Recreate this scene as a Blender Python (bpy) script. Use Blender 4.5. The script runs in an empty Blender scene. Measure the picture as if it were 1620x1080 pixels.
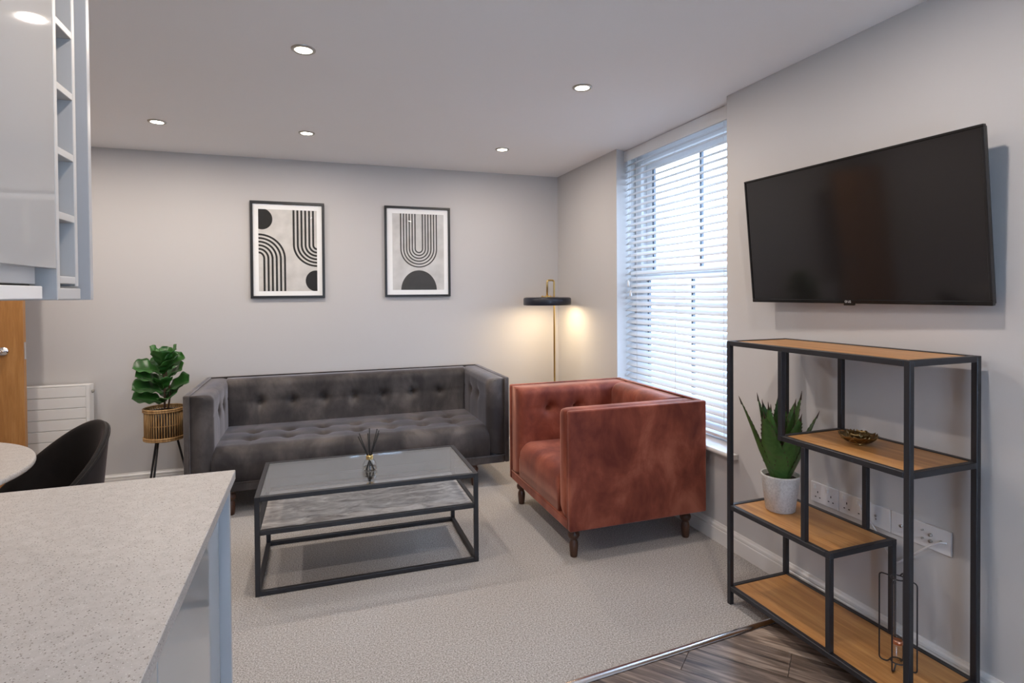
import bpy, bmesh, math, random
from mathutils import Matrix, Vector

# ------------------------------------------------------------------ camera, sky, exposure
SC = bpy.context.scene
COL = SC.collection
PI = math.pi
YAW, PITCH, ROLL, EYE = .335, -.014, -.007, 1.367
cam_data = bpy.data.cameras.new('camera')
cam_data.sensor_width = 36.0
cam_data.lens = 900.08 * 36 / 1620
cam_data.shift_y = (475.4 - 540) / 1620
cam_data.clip_start = .02
cam = bpy.data.objects.new('camera', cam_data)
COL.objects.link(cam)
fwd = Vector((math.sin(YAW) * math.cos(PITCH), math.cos(YAW) * math.cos(PITCH), math.sin(PITCH)))
rgt = Vector((math.cos(YAW), -math.sin(YAW), 0))
upv = rgt.cross(fwd)
r2 = math.cos(ROLL) * rgt + math.sin(ROLL) * upv
u2 = -math.sin(ROLL) * rgt + math.cos(ROLL) * upv
cam.matrix_world = Matrix(((r2.x, u2.x, -fwd.x, 0), (r2.y, u2.y, -fwd.y, 0), (r2.z, u2.z, -fwd.z, EYE), (0, 0, 0, 1)))
SC.camera = cam

world = bpy.data.worlds.new('world')
SC.world = world
world.use_nodes = True
world.node_tree.nodes['Background'].inputs[0].default_value = (.54, .73, 1.0, 1)   # even overcast sky
world.node_tree.nodes['Background'].inputs[1].default_value = 7.4
SC.view_settings.view_transform = 'Standard'
SC.view_settings.look = 'None'
SC.view_settings.gamma = 1.0
SC.view_settings.use_curve_mapping = False
SC.view_settings.exposure = 0.54
SPOT_W = 5.6
SPOT_COL = (1.0, .885, .785)

XR, YB, HC = 2.078, 4.703, 2.40      # window/TV wall, back wall, ceiling
XL, YF = -2.52, -1.5
random.seed(4)

# ------------------------------------------------------------------ helpers
def tag(o, label=None, cat=None, group=None, kind=None):
    if label: o['label'] = label
    if cat: o['category'] = cat
    if group: o['group'] = group
    if kind: o['kind'] = kind
    return o

def empty(name, loc=(0, 0, 0), rz=0, rx=0):
    o = bpy.data.objects.new(name, None)
    COL.objects.link(o)
    o.empty_display_size = .1
    o.location = loc
    o.rotation_euler = (rx, 0, rz)
    return o

class MB:
    """mesh builder: collects geometry, builds one object"""
    def __init__(self): self.v, self.f, self.s = [], [], []
    def add(self, vs, fs, smooth=False):
        n = len(self.v)
        self.v += [tuple(p) for p in vs]
        self.f += [tuple(i + n for i in q) for q in fs]
        self.s += [smooth] * len(fs)
        return self
    def box(self, x0, x1, y0, y1, z0, z1, bev=0, seg=2):
        bm = bmesh.new()
        c = [bm.verts.new(p) for p in ((x0, y0, z0), (x1, y0, z0), (x1, y1, z0), (x0, y1, z0), (x0, y0, z1), (x1, y0, z1), (x1, y1, z1), (x0, y1, z1))]
        for q in ((0, 3, 2, 1), (4, 5, 6, 7), (0, 1, 5, 4), (1, 2, 6, 5), (2, 3, 7, 6), (3, 0, 4, 7)): bm.faces.new([c[i] for i in q])
        if bev: bmesh.ops.bevel(bm, geom=bm.edges[:], offset=bev, segments=seg, profile=.5, affect='EDGES')
        bm.verts.index_update()
        self.add([v.co for v in bm.verts], [[v.index for v in f.verts] for f in bm.faces], bool(bev) and seg > 2)
        bm.free()
        return self
    def prism(self, poly, axis, a, b):
        """extrude a 2-D polygon along axis: 'x' -> poly is (y,z); 'y' -> (x,z); 'z' -> (x,y)"""
        def P(p, t): return {'x': (t, p[0], p[1]), 'y': (p[0], t, p[1]), 'z': (p[0], p[1], t)}[axis]
        n = len(poly)
        vs = [P(p, a) for p in poly] + [P(p, b) for p in poly]
        fs = [tuple(range(n - 1, -1, -1)), tuple(range(n, 2 * n))] + [(i, (i + 1) % n, n + (i + 1) % n, n + i) for i in range(n)]
        return self.add(vs, fs)
    def lathe(self, prof, c=(0, 0, 0), n=32, cap=True, smooth=True):
        vs, fs = [], []
        for r, z in prof:
            for k in range(n):
                a = 2 * PI * k / n
                vs.append((c[0] + r * math.cos(a), c[1] + r * math.sin(a), c[2] + z))
        for i in range(len(prof) - 1):
            for k in range(n):
                k2 = (k + 1) % n
                fs.append((i * n + k, i * n + k2, (i + 1) * n + k2, (i + 1) * n + k))
        self.add(vs, fs, smooth)
        if cap:
            m = (len(prof) - 1) * n
            base = len(self.v) - len(vs)
            if prof[0][0] > 1e-4: self.f.append(tuple(base + k for k in range(n - 1, -1, -1))); self.s.append(False)
            if prof[-1][0] > 1e-4: self.f.append(tuple(base + m + k for k in range(n))); self.s.append(False)
        return self
    def tube(self, pts, r, n=8, closed=False, cap=True):
        pts = [Vector(p) for p in pts]
        rr = r if isinstance(r, (list, tuple)) else [r] * len(pts)
        vs, fs = [], []
        m = len(pts)
        prev = None
        for i, p in enumerate(pts):
            if closed: t = pts[(i + 1) % m] - pts[i - 1]
            else: t = pts[min(i + 1, m - 1)] - pts[max(i - 1, 0)]
            t.normalize()
            if prev is None:
                a = Vector((0, 0, 1)) if abs(t.z) < .9 else Vector((1, 0, 0))
                x = t.cross(a).normalized()
            else:
                x = (prev - t * prev.dot(t)).normalized()
            prev = x
            y = t.cross(x)
            for k in range(n):
                a = 2 * PI * k / n
                vs.append(p + (x * math.cos(a) + y * math.sin(a)) * rr[i])
        for i in range(m if closed else m - 1):
            j = (i + 1) % m
            for k in range(n):
                k2 = (k + 1) % n
                fs.append((i * n + k, i * n + k2, j * n + k2, j * n + k))
        if cap and not closed:
            fs.append(tuple(range(n - 1, -1, -1)))
            fs.append(tuple((m - 1) * n + k for k in range(n)))
        return self.add(vs, fs, True)
    def grid(self, nu, nv, fn, smooth=True):
        vs = [fn(i / nu, j / nv) for j in range(nv + 1) for i in range(nu + 1)]
        fs = [(j * (nu + 1) + i, j * (nu + 1) + i + 1, (j + 1) * (nu + 1) + i + 1, (j + 1) * (nu + 1) + i) for j in range(nv) for i in range(nu)]
        return self.add(vs, fs, smooth)
    def mesh(self, name, mat):
        me = bpy.data.meshes.new(name)
        me.from_pydata(self.v, [], self.f)
        me.polygons.foreach_set('use_smooth', self.s)
        bm = bmesh.new(); bm.from_mesh(me)
        bmesh.ops.recalc_face_normals(bm, faces=bm.faces[:])
        bm.to_mesh(me); bm.free()
        me.materials.append(mat)
        me.update()
        return me
    def build(self, name, mat, parent=None):
        return obj(name, self.mesh(name, mat), parent)

def obj(name, me, parent=None, loc=None, rot=None):
    o = bpy.data.objects.new(name, me)
    COL.objects.link(o)
    if parent: o.parent = parent
    if loc: o.location = loc
    if rot: o.rotation_euler = rot
    return o

def box(name, mat, b, parent=None, bev=0, seg=2):
    return MB().box(*b, bev=bev, seg=seg).build(name, mat, parent)

def struct(o): return tag(o, kind='structure')

def smooth_path(pts, n=8):
    """Catmull-Rom through pts"""
    P = [Vector(p) for p in pts]
    P = [2 * P[0] - P[1]] + P + [2 * P[-1] - P[-2]]
    out = []
    for i in range(1, len(P) - 2):
        for k in range(n):
            t = k / n
            a, b, c, d = P[i - 1:i + 3]
            out.append(.5 * ((2 * b) + (c - a) * t + (2 * a - 5 * b + 4 * c - d) * t * t + (3 * b - a - 3 * c + d) * t ** 3))
    out.append(P[-2])
    return out

def rounded_path(pts, r, n=6):
    """polyline with rounded inner corners"""
    P = [Vector(p) for p in pts]
    out = [P[0]]
    for i in range(1, len(P) - 1):
        a = (P[i - 1] - P[i]).normalized(); b = (P[i + 1] - P[i]).normalized()
        p0 = P[i] + a * r; p1 = P[i] + b * r
        for k in range(n + 1):
            t = k / n
            out.append((1 - t) ** 2 * p0 + 2 * t * (1 - t) * P[i] + t * t * p1)
    out.append(P[-1])
    return out

# ------------------------------------------------------------------ materials
def mat(name, col, rough=.5, metal=0, spec=.5, **kw):
    m = bpy.data.materials.new(name)
    m.use_nodes = True
    b = m.node_tree.nodes['Principled BSDF']
    b.inputs['Base Color'].default_value = (*col, 1)
    b.inputs['Roughness'].default_value = rough
    b.inputs['Metallic'].default_value = metal
    b.inputs['Specular IOR Level'].default_value = spec
    for k, v in kw.items(): b.inputs[k.replace('_', ' ')].default_value = v
    return m

def nodes(m): return m.node_tree.nodes, m.node_tree.links, m.node_tree.nodes['Principled BSDF']

def coords(m, scale=(1, 1, 1), rot=(0, 0, 0), rand=False):
    N, L, B = nodes(m)
    tc = N.new('ShaderNodeTexCoord'); mp = N.new('ShaderNodeMapping')
    mp.inputs['Scale'].default_value = scale; mp.inputs['Rotation'].default_value = rot
    if rand:      # a different stretch of grain on every piece
        oi_ = N.new('ShaderNodeObjectInfo'); ml = N.new('ShaderNodeMath'); ml.operation = 'MULTIPLY'; ml.inputs[1].default_value = 37.0
        ad = N.new('ShaderNodeVectorMath'); ad.operation = 'ADD'
        L.new(oi_.outputs['Random'], ml.inputs[0]); L.new(tc.outputs['Object'], ad.inputs[0]); L.new(ml.outputs[0], ad.inputs[1])
        L.new(ad.outputs[0], mp.inputs[0])
    else:
        L.new(tc.outputs['Object'], mp.inputs[0])
    return mp.outputs[0]

def noise(m, vec, scale, detail=4, rough=.5, dist=0):
    N, L, B = nodes(m)
    n = N.new('ShaderNodeTexNoise')
    n.inputs['Scale'].default_value = scale; n.inputs['Detail'].default_value = detail
    n.inputs['Roughness'].default_value = rough; n.inputs['Distortion'].default_value = dist
    L.new(vec, n.inputs['Vector'])
    return n.outputs['Fac']

def ramp(m, fac, stops):
    N, L, B = nodes(m)
    r = N.new('ShaderNodeValToRGB')
    e = r.color_ramp.elements
    while len(e) < len(stops): e.new(.5)
    for i, (p, c) in enumerate(stops):
        e[i].position = p; e[i].color = (*c, 1)
    L.new(fac, r.inputs[0])
    return r.outputs[0]

def mix(m, fac, a, b, mode='MIX'):
    N, L, B = nodes(m)
    x = N.new('ShaderNodeMix'); x.data_type = 'RGBA'; x.blend_type = mode
    for sock, val in ((x.inputs[0], fac), (x.inputs[6], a), (x.inputs[7], b)):
        if isinstance(val, (int, float)): sock.default_value = val
        elif isinstance(val, tuple): sock.default_value = (*val, 1)
        else: L.new(val, sock)
    return x.outputs[2]

def bump(m, h, strength=.2, dist=.01):
    N, L, B = nodes(m)
    b = N.new('ShaderNodeBump')
    b.inputs['Strength'].default_value = strength; b.inputs['Distance'].default_value = dist
    L.new(h, b.inputs['Height']); L.new(b.outputs[0], B.inputs['Normal'])

def base(m, col): m.node_tree.links.new(col, nodes(m)[2].inputs['Base Color'])

def paint(name, col, rough=.75):
    m = mat(name, col, rough, spec=.3)
    v = coords(m)
    base(m, ramp(m, noise(m, v, 1.3, 3), [(.3, tuple(c * .985 for c in col)), (.7, col)]))
    bump(m, noise(m, v, 260, 2), .05, .002)
    return m

M = {}
M['wall'] = paint('wall paint', (.575, .555, .545))
M['ceiling'] = paint('ceiling paint', (.94, .93, .935))
M['trim'] = mat('white gloss paint', (.78, .76, .74), .3)
M['white'] = mat('white satin', (.80, .80, .80), .35)
M['slat'] = mat('white faux wood', (.62, .63, .645), .4)
M['plate'] = mat('white switch plastic', (.74, .72, .72), .3)
M['dark'] = mat('dark socket hole', (.02, .02, .02), .6)
M['black_metal'] = mat('black powder coat', (.018, .018, .022), .42)
M['brass'] = mat('brushed brass', (.70, .50, .20), .28, 1)
M['chrome'] = mat('brushed chrome', (.80, .80, .82), .22, 1)
M['nickel'] = mat('satin nickel', (.45, .43, .40), .35, 1)
M['shade'] = mat('black lacquer', (.012, .014, .025), .35)
M['cab'] = mat('pale grey gloss lacquer', (.42, .42, .42), .03)
M['cab_satin'] = mat('pale grey satin lacquer', (.46, .47, .49), .34)
M['cab_matt'] = mat('pale grey carcass', (.52, .52, .52), .45)
M['hood'] = mat('pale steel', (.62, .64, .66), .3, .4)
M['leather_black'] = mat('matte black plastic', (.02, .02, .02), .5)
M['tv'] = mat('television gloss black', (.008, .008, .009), .12)
M['screen'] = mat('television screen', (.012, .011, .012), .085, spec=.5)
M['logo'] = mat('silver print', (.75, .75, .75), .4)
M['soil'] = mat('dark potting soil', (.03, .022, .015), .95)
M['paper'] = mat('white mat board', (.93, .93, .92), .8)
M['print_bg'] = mat('pale grey print', (.62, .60, .57), .8)
M['print_bg2'] = mat('light grey print', (.62, .61, .59), .8)
M['ink'] = mat('black ink', (.012, .012, .012), .7)
M['ink2'] = mat('charcoal ink', (.055, .055, .055), .7)
M['frame'] = mat('black frame', (.012, .012, .013), .4)
M['gasket'] = mat('dark window seal', (.12, .14, .17), .5)
M['cord'] = mat('pale cord', (.75, .75, .77), .7)
M['asphalt'] = mat('pale paving', (.45, .45, .45), .9)
M['render'] = mat('white render', (.75, .76, .78), .9)
M['copper'] = mat('copper fitting', (.70, .34, .22), .3, 1)

for k, v in (('ink2', 18), ('print_bg', 9), ('print_bg2', 9)):
    m = M[k]; c = nodes(m)[2].inputs['Base Color'].default_value[:3]
    base(m, ramp(m, noise(m, coords(m), v, 4), [(.35, tuple(x * .88 for x in c)), (.65, tuple(min(1, x * 1.08) for x in c))]))

def arch_glass(name, tint=(1, 1, 1), ior=1.5, rough=.0):
    m = bpy.data.materials.new(name); m.use_nodes = True
    N, L = m.node_tree.nodes, m.node_tree.links
    N.remove(N['Principled BSDF'])
    t = N.new('ShaderNodeBsdfTransparent'); t.inputs[0].default_value = (*tint, 1)
    g = N.new('ShaderNodeBsdfGlossy'); g.inputs['Roughness'].default_value = rough
    # Schlick reflectance, the same on both faces of the thin sheet
    ge = N.new('ShaderNodeNewGeometry')
    dp = N.new('ShaderNodeVectorMath'); dp.operation = 'DOT_PRODUCT'
    L.new(ge.outputs['Normal'], dp.inputs[0]); L.new(ge.outputs['Incoming'], dp.inputs[1])
    def mth(op, a, b=None):
        n_ = N.new('ShaderNodeMath'); n_.operation = op
        for k_, v_ in enumerate((a, b)):
            if v_ is None: continue
            if isinstance(v_, (int, float)): n_.inputs[k_].default_value = v_
            else: L.new(v_, n_.inputs[k_])
        return n_.outputs[0]
    f0 = ((ior - 1) / (ior + 1)) ** 2
    fac = mth('ADD', mth('MULTIPLY', mth('POWER', mth('SUBTRACT', 1.0, mth('ABSOLUTE', dp.outputs['Value'])), 5.0), 1 - f0), f0)
    mx = N.new('ShaderNodeMixShader')
    L.new(fac, mx.inputs[0]); L.new(t.outputs[0], mx.inputs[1]); L.new(g.outputs[0], mx.inputs[2])
    L.new(mx.outputs[0], N['Material Output'].inputs[0])
    return m
M['glass'] = arch_glass('clear glass')
M['table_glass'] = arch_glass('table glass', (.88, .92, .95), 3.6)
M['picture_glass'] = arch_glass('anti-reflective picture glass', (1, 1, 1), 1.14)
M['bottle_glass'] = arch_glass('bottle glass', (.97, .98, .98), 1.7)

def emit(name, col, s):
    m = bpy.data.materials.new(name); m.use_nodes = True
    b = m.node_tree.nodes['Principled BSDF']
    b.inputs['Base Color'].default_value = (.8, .8, .8, 1)
    b.inputs['Emission Color'].default_value = (*col, 1); b.inputs['Emission Strength'].default_value = s
    return m
M['bulb'] = emit('lit downlight lens', (1, .90, .74), 16)
M['lamp_glow'] = emit('lit lamp diffuser', (1, .78, .50), 11)

def velvet(name, dark, mid, light, sheen, scale=5.0):
    m = mat(name, mid, .62, spec=.25)
    N, L, B = nodes(m)
    v = coords(m, (1, 1, .62), (.25, .15, .3))
    n1 = noise(m, v, scale, 5, .60, .35)
    n2 = noise(m, v, scale * .45, 2, .5, .3)
    c1 = ramp(m, n1, [(.36, dark), (.51, mid), (.66, light)])
    base(m, mix(m, mix(m, .5, n2, n2), mix(m, .35, c1, dark), c1))
    B.inputs['Sheen Weight'].default_value = .6
    B.inputs['Sheen Roughness'].default_value = .38
    B.inputs['Sheen Tint'].default_value = (*sheen, 1)
    bump(m, noise(m, v, 480, 2), .12, .002)
    return m
M['grey_velvet'] = velvet('charcoal grey velvet', (.034, .029, .029), (.072, .062, .059), (.140, .120, .110), (.66, .66, .74))
M['rust_velvet'] = velvet('rust pink velvet', (.135, .026, .016), (.255, .060, .034), (.43, .130, .075), (.92, .50, .38))
M['black_velvet'] = velvet('black velvet', (.006, .005, .005), (.010, .008, .008), (.018, .014, .013), (.20, .16, .16))

def woodmat(name, dark, mid, light, axis='x', scale=1.0, rough=.4, rand=False):
    m = mat(name, mid, rough)
    s = {'x': (1.2, 14, 14), 'y': (14, 1.2, 14), 'z': (14, 14, 1.2)}[axis]
    v = coords(m, tuple(a * scale for a in s), rand=rand)
    n1 = noise(m, v, 2.2, 6, .6, .6)
    v2 = coords(m, tuple(a * scale * 3 for a in s), rand=rand)
    n2 = noise(m, v2, 4, 3, .6)
    c = ramp(m, n1, [(.30, dark), (.5, mid), (.70, light)])
    c2 = ramp(m, n2, [(.35, (.82, .82, .82)), (.65, (1, 1, 1))])
    base(m, mix(m, .55, c, c2, 'MULTIPLY'))
    bump(m, n2, .06, .002)
    return m
M['oak'] = woodmat('oak laminate', (.38, .165, .048), (.52, .25, .080), (.64, .34, .125), 'x', 1.0, .38)
M['oak_door'] = woodmat('oak veneer', (.36, .155, .042), (.43, .20, .06), (.50, .25, .085), 'z', 1.0, .42)
M['walnut'] = woodmat('dark stained wood', (.035, .014, .008), (.065, .026, .014), (.10, .042, .022), 'z', 3, .38)

# vinyl planks: per-object tone
m = woodmat('weathered plank', (.040, .030, .026), (.20, .152, .122), (.48, .39, .32), 'x', 1.5, .35, True)
N, L, B = nodes(m)
src = B.inputs['Base Color'].links[0].from_socket
oi = N.new('ShaderNodeObjectInfo')
base(m, mix(m, .8, src, ramp(m, oi.outputs['Random'], [(0, (.55, .53, .52)), (.5, (.85, .82, .8)), (1, (1.25, 1.2, 1.15))]), 'MULTIPLY'))
M['plank'] = m

m = mat('grey stone-effect board', (.2, .18, .17), .5)
v = coords(m, (2.2, 5, 5)); c = ramp(m, noise(m, v, 3.2, 8, .68, 1.2), [(.30, (.15, .13, .12)), (.5, (.41, .37, .345)), (.70, (.68, .64, .61))])
base(m, c); M['stone'] = m

m = mat('speckled quartz', (.62, .58, .54), .42, spec=.35)
N, L, B = nodes(m)
v = coords(m)
def speck(scale, thr, tcol):
    w = N.new('ShaderNodeTexVoronoi'); w.inputs['Scale'].default_value = scale; w.inputs['Randomness'].default_value = 1
    L.new(v, w.inputs['Vector'])
    return ramp(m, w.outputs['Distance'], [(thr * .7, (1, 1, 1)), (thr, (0, 0, 0))]), tcol
c = ramp(m, noise(m, v, 40, 5, .7), [(.35, (.40, .375, .355)), (.65, (.475, .45, .43))])
for sc_, th, tc_ in ((150, .20, (.19, .16, .14)), (230, .18, (.27, .23, .20)), (95, .13, (.09, .075, .07)), (120, .17, (.20, .17, .15)), (190, .18, (.60, .58, .56))):
    f, t = speck(sc_, th, tc_)
    c = mix(m, f, c, t)
base(m, c); M['quartz'] = m

m = mat('beige carpet pile', (.4, .35, .3), .95, spec=.1)
v = coords(m)
f1 = noise(m, v, 165, 4, .75); f2 = noise(m, v, 2.0, 3)
c = ramp(m, f1, [(.36, (.19, .170, .154)), (.5, (.415, .385, .357)), (.64, (.66, .635, .61))])
base(m, mix(m, .5, c, ramp(m, f2, [(.3, (.92, .91, .9)), (.7, (1, 1, 1))]), 'MULTIPLY'))
bump(m, f1, .55, .006)
nodes(m)[2].inputs['Sheen Weight'].default_value = .2
M['carpet'] = m

m = mat('pale concrete pot', (.62, .60, .58), .8)
v = coords(m); f = noise(m, v, 120, 4, .7)
base(m, ramp(m, f, [(.35, (.50, .48, .465)), (.6, (.66, .64, .62))])); bump(m, f, .25, .003)
M['pot'] = m

m = mat('agave leaf', (.05, .11, .03), .45, spec=.4)
v = coords(m, (1, 1, 1)); f = noise(m, v, 16, 4, .6, 1)
base(m, ramp(m, f, [(.30, (.030, .085, .016)), (.55, (.060, .135, .028)), (.70, (.075, .105, .035)), (.80, (.10, .055, .045))]))
M['agave'] = m
M['agave_tip'] = mat('brown agave tip', (.075, .040, .034), .6)
m = mat('fiddle leaf', (.02, .09, .015), .35, spec=.5)
v = coords(m); f = noise(m, v, 11, 3)
base(m, ramp(m, f, [(.3, (.012, .055, .010)), (.6, (.030, .125, .020)), (.8, (.055, .18, .030))])); M['leaf'] = m
M['leaf_rib'] = mat('pale leaf rib', (.11, .24, .06), .5)
M['stem'] = mat('brown stem', (.10, .05, .03), .7)
m = mat('rattan', (.42, .25, .10), .6)
v = coords(m, (30, 30, 4)); f = noise(m, v, 3, 4)
base(m, ramp(m, f, [(.3, (.26, .135, .045)), (.55, (.44, .26, .105)), (.75, (.60, .40, .19))])); M['rattan'] = m
M['roof'] = mat('terracotta roof tile', (.55, .36, .31), .85)

# ------------------------------------------------------------------ room shell
LINE = lambda x: 1.736 + .070 * x     # carpet edge / metal threshold strip
struct(box('floor', M['dark'], (XL - .1, XR + .1, YF - .1, YB + .1, -.12, -.016)))
floor = bpy.data.objects['floor']
carpet = MB().prism([(XL, LINE(XL) + .006), (XR, LINE(XR) + .006), (XR, YB), (XL, YB)], 'z', -.0159, 0).build('carpet_floor', M['carpet'])
struct(carpet)
struct(box('ceiling', M['ceiling'], (XL - .1, XR + .45, YF - .1, YB + .1, HC, HC + .1)))
struct(box('wall_back', M['wall'], (XL - .1, XR + .4, YB, YB + .12, 0, HC)))
struct(box('wall_left', M['wall'], (XL - .1, XL, YF - .1, YB, 0, HC)))
FX0, FX1, FZ0, FZ1 = .28, 1.12, .06, 2.25      # window opening in the wall behind the camera
wf = MB()
for b in ((XL, FX0, 0, HC), (FX1, XR, 0, HC), (FX0, FX1, 0, FZ0), (FX0, FX1, FZ1, HC)): wf.box(b[0], b[1], YF - .1, YF, b[2], b[3])
struct(wf.build('wall_front', M['wall']))
w2 = struct(empty('window_2_offscreen', ((FX0 + FX1) / 2, YF - .05, FZ0)))
fw, fh = (FX1 - FX0) / 2, FZ1 - FZ0
for b in ((-fw, -fw + .06, 0, fh), (fw - .06, fw, 0, fh), (-fw + .06, fw - .06, 0, .06), (-fw + .06, fw - .06, fh - .06, fh), (-.03, .03, .06, fh - .06)):   # a pair of glazed doors
    box('frame_bar', M['white'], (b[0], b[1], -.03, .03, b[2], b[3]), w2, .003)
for b in ((-fw + .0605, -.0305), (.0305, fw - .0605)): box('pane', M['glass'], (b[0], b[1], -.003, .003, .0605, fh - .0605), w2)
struct(box('wall_kitchen', M['wall'], (-.95, -.85, YF, 1.66, 0, HC)))
Y1, Y2, SILL = 2.485, 3.65, .49
XO = 2.40
w = MB()
w.prism([(XR, YF - .1), (XR + .12, YF - .1), (XR + .12, Y1 - .2), (XO, Y1 - .2), (XO, Y1 - .09), (XR, Y1)], 'z', 0, HC)
w.prism([(XR, Y2), (XO, Y2 + .15), (XO, YB), (XR, YB)], 'z', 0, HC)
w.prism([(XR, Y1), (XO, Y1 - .09), (XO, Y2 + .15), (XR, Y2)], 'z', 0, SILL)
struct(w.build('wall_right', M['wall']))

SK = [(0, 0), (.018, 0), (.018, .072), (.0135, .0755), (.0135, .079), (.0165, .082), (.0150, .091), (.0095, .097), (.0065, .105), (0, .105)]
struct(MB().prism([(YB - d, z) for d, z in SK], 'x', XL + .001, XR - .001).build('baseboard_back', M['trim']))
struct(MB().prism([(XR - d, z) for d, z in SK], 'y', YF + .001, YB - .02).build('baseboard_right', M['trim']))
# window board (sill) with rounded nose and horns
nose = [(XR - .035 - .012 * math.cos(a) + .012, SILL + .0125 + .0125 * math.sin(a)) for a in [PI / 2 - k * PI / 8 for k in range(0, 0)]]
prof = [(XR - .030 - .0125 * math.sin(a), SILL + .0125 - .0125 * math.cos(a)) for a in [k * PI / 8 for k in range(9)]]
s_ = MB()
s_.prism([(x, z) for x, z in prof] + [(XR - .0005, SILL + .025), (XR - .0005, SILL)], 'y', Y1 - .085, Y2 + .03)
s_.prism([(XR - .0005, Y1 + .001), (XO - .12, Y1 - .05), (XO - .12, Y2 + .09), (XR - .0005, Y2 - .001)], 'z', SILL + .0005, SILL + .025)
struct(s_.build('trim_1', M['trim']))
# chrome threshold strip between carpet and planks
n = 9
arc = [(.016 * math.cos(a), .0075 * math.sin(a)) for a in [PI * k / (n - 1) for k in range(n)]]
st = MB()
vs = [(x, LINE(x) + d, -.002 + h) for x in (-.23, XR - .02) for d, h in arc]
st.add(vs, [(k, k + 1, n + k + 1, n + k) for k in range(n - 1)], True)
st.add([(x, LINE(x) + d, z) for x in (-.23, XR - .02) for d, z in ((-.016, -.0155), (.016, -.0155), (.016, -.002), (-.016, -.002))], [(0, 1, 2, 3), (4, 5, 6, 7), (0, 1, 5, 4), (1, 2, 6, 5), (3, 0, 4, 7)])
struct(st.build('trim_2', M['chrome']))

# diagonal wood planks of the kitchen floor, each clipped to the room
def clip(poly, a, b):
    """keep the side left of a->b"""
    out = []
    for i in range(len(poly)):
        p, q = poly[i], poly[(i + 1) % len(poly)]
        f = lambda t: (b[0] - a[0]) * (t[1] - a[1]) - (b[1] - a[1]) * (t[0] - a[0])
        fp, fq = f(p), f(q)
        if fp >= 0: out.append(p)
        if (fp >= 0) != (fq >= 0):
            t = fp / (fp - fq)
            out.append((p[0] + t * (q[0] - p[0]), p[1] + t * (q[1] - p[1])))
    return out
REG = [(-.82, YF), (XR - .002, YF), (XR - .002, LINE(XR) - .018), (-.82, LINE(-.82) - .018)]
TH = math.radians(-50)
PW, PL_ = .152, .914
for i in range(-14, 15):
    off = (i * .37 % 1) * PL_
    for j in range(-4, 5):
        u0, v0 = j * PL_ + off, i * PW
        q = [(u0 + .001, v0 + .001), (u0 + PL_ - .001, v0 + .001), (u0 + PL_ - .001, v0 + PW - .001), (u0 + .001, v0 + PW - .001)]
        q = [(1.0 + u * math.cos(TH) - v * math.sin(TH), .6 + u * math.sin(TH) + v * math.cos(TH)) for u, v in q]
        for k in range(4):
            if q: q = clip(q, REG[k], REG[(k + 1) % 4])
        if len(q) < 3: continue
        cx = sum(p[0] for p in q) / len(q); cy = sum(p[1] for p in q) / len(q)
        area = abs(sum(q[k][0] * q[(k + 1) % len(q)][1] - q[(k + 1) % len(q)][0] * q[k][1] for k in range(len(q)))) / 2
        if area < .0006: continue
        loc = [((p[0] - cx) * math.cos(-TH) - (p[1] - cy) * math.sin(-TH), (p[0] - cx) * math.sin(-TH) + (p[1] - cy) * math.cos(-TH)) for p in q]
        o = MB().prism(loc, 'z', -.0155, -.0035 - .0004 * random.random()).build('plank', M['plank'], floor)
        o.location = (cx, cy, 0); o.rotation_euler = (0, 0, TH)

# ------------------------------------------------------------------ window
win = struct(empty('window_1', (2.33, 3.09, SILL)))
def wbox(name, mt, x0, x1, y0, y1, z0, z1, parent=win, bev=.004):
    o = box(name, mt, (x0 - 2.33, x1 - 2.33, y0 - 3.09, y1 - 3.09, z0 - SILL, z1 - SILL), None, bev)
    o.parent = parent
    return o
WZ0, WZ1, WMID = SILL + .026, HC - .002, 1.475
wbox('frame_jamb', M['white'], 2.30, 2.39, 2.405, 2.50, WZ0, WZ1)
wbox('frame_jamb', M['white'], 2.30, 2.39, 3.68, 3.785, WZ0, WZ1)
wbox('frame_head', M['white'], 2.30, 2.39, 2.501, 3.679, WZ1 - .09, WZ1)
wbox('frame_sill', M['white'], 2.29, 2.39, 2.501, 3.679, WZ0, WZ0 + .05)
for nm, x, z0, z1 in (('lower_sash', 2.318, WZ0 + .051, WMID + .02), ('upper_sash', 2.362, WMID - .02, WZ1 - .091)):
    sy0, sy1 = 2.502, 3.678
    s = wbox(nm, M['white'], x - .018, x + .018, sy0, sy0 + .07, z0, z1)
    wbox('stile', M['white'], x - .018, x + .018, sy1 - .07, sy1, z0, z1, s)
    wbox('rail', M['white'], x - .018, x + .018, sy0 + .071, sy1 - .071, z1 - .045, z1, s)
    wbox('rail', M['white'], x - .018, x + .018, sy0 + .071, sy1 - .071, z0, z0 + .055, s)
    for yy in (sy0 + .078, 3.06 if nm == 'upper_sash' else 3.09, sy1 - .078):
        wbox('glazing_bar', M['gasket'], x - .010, x + .010, yy - .009, yy + .009, z0 + .056, z1 - .046, s, 0)
    wbox('pane', M['glass'], x - .003, x + .003, sy0 + .072, sy1 - .072, z0 + .056, z1 - .046, s, 0)
    for ch in s.children: pass

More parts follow.
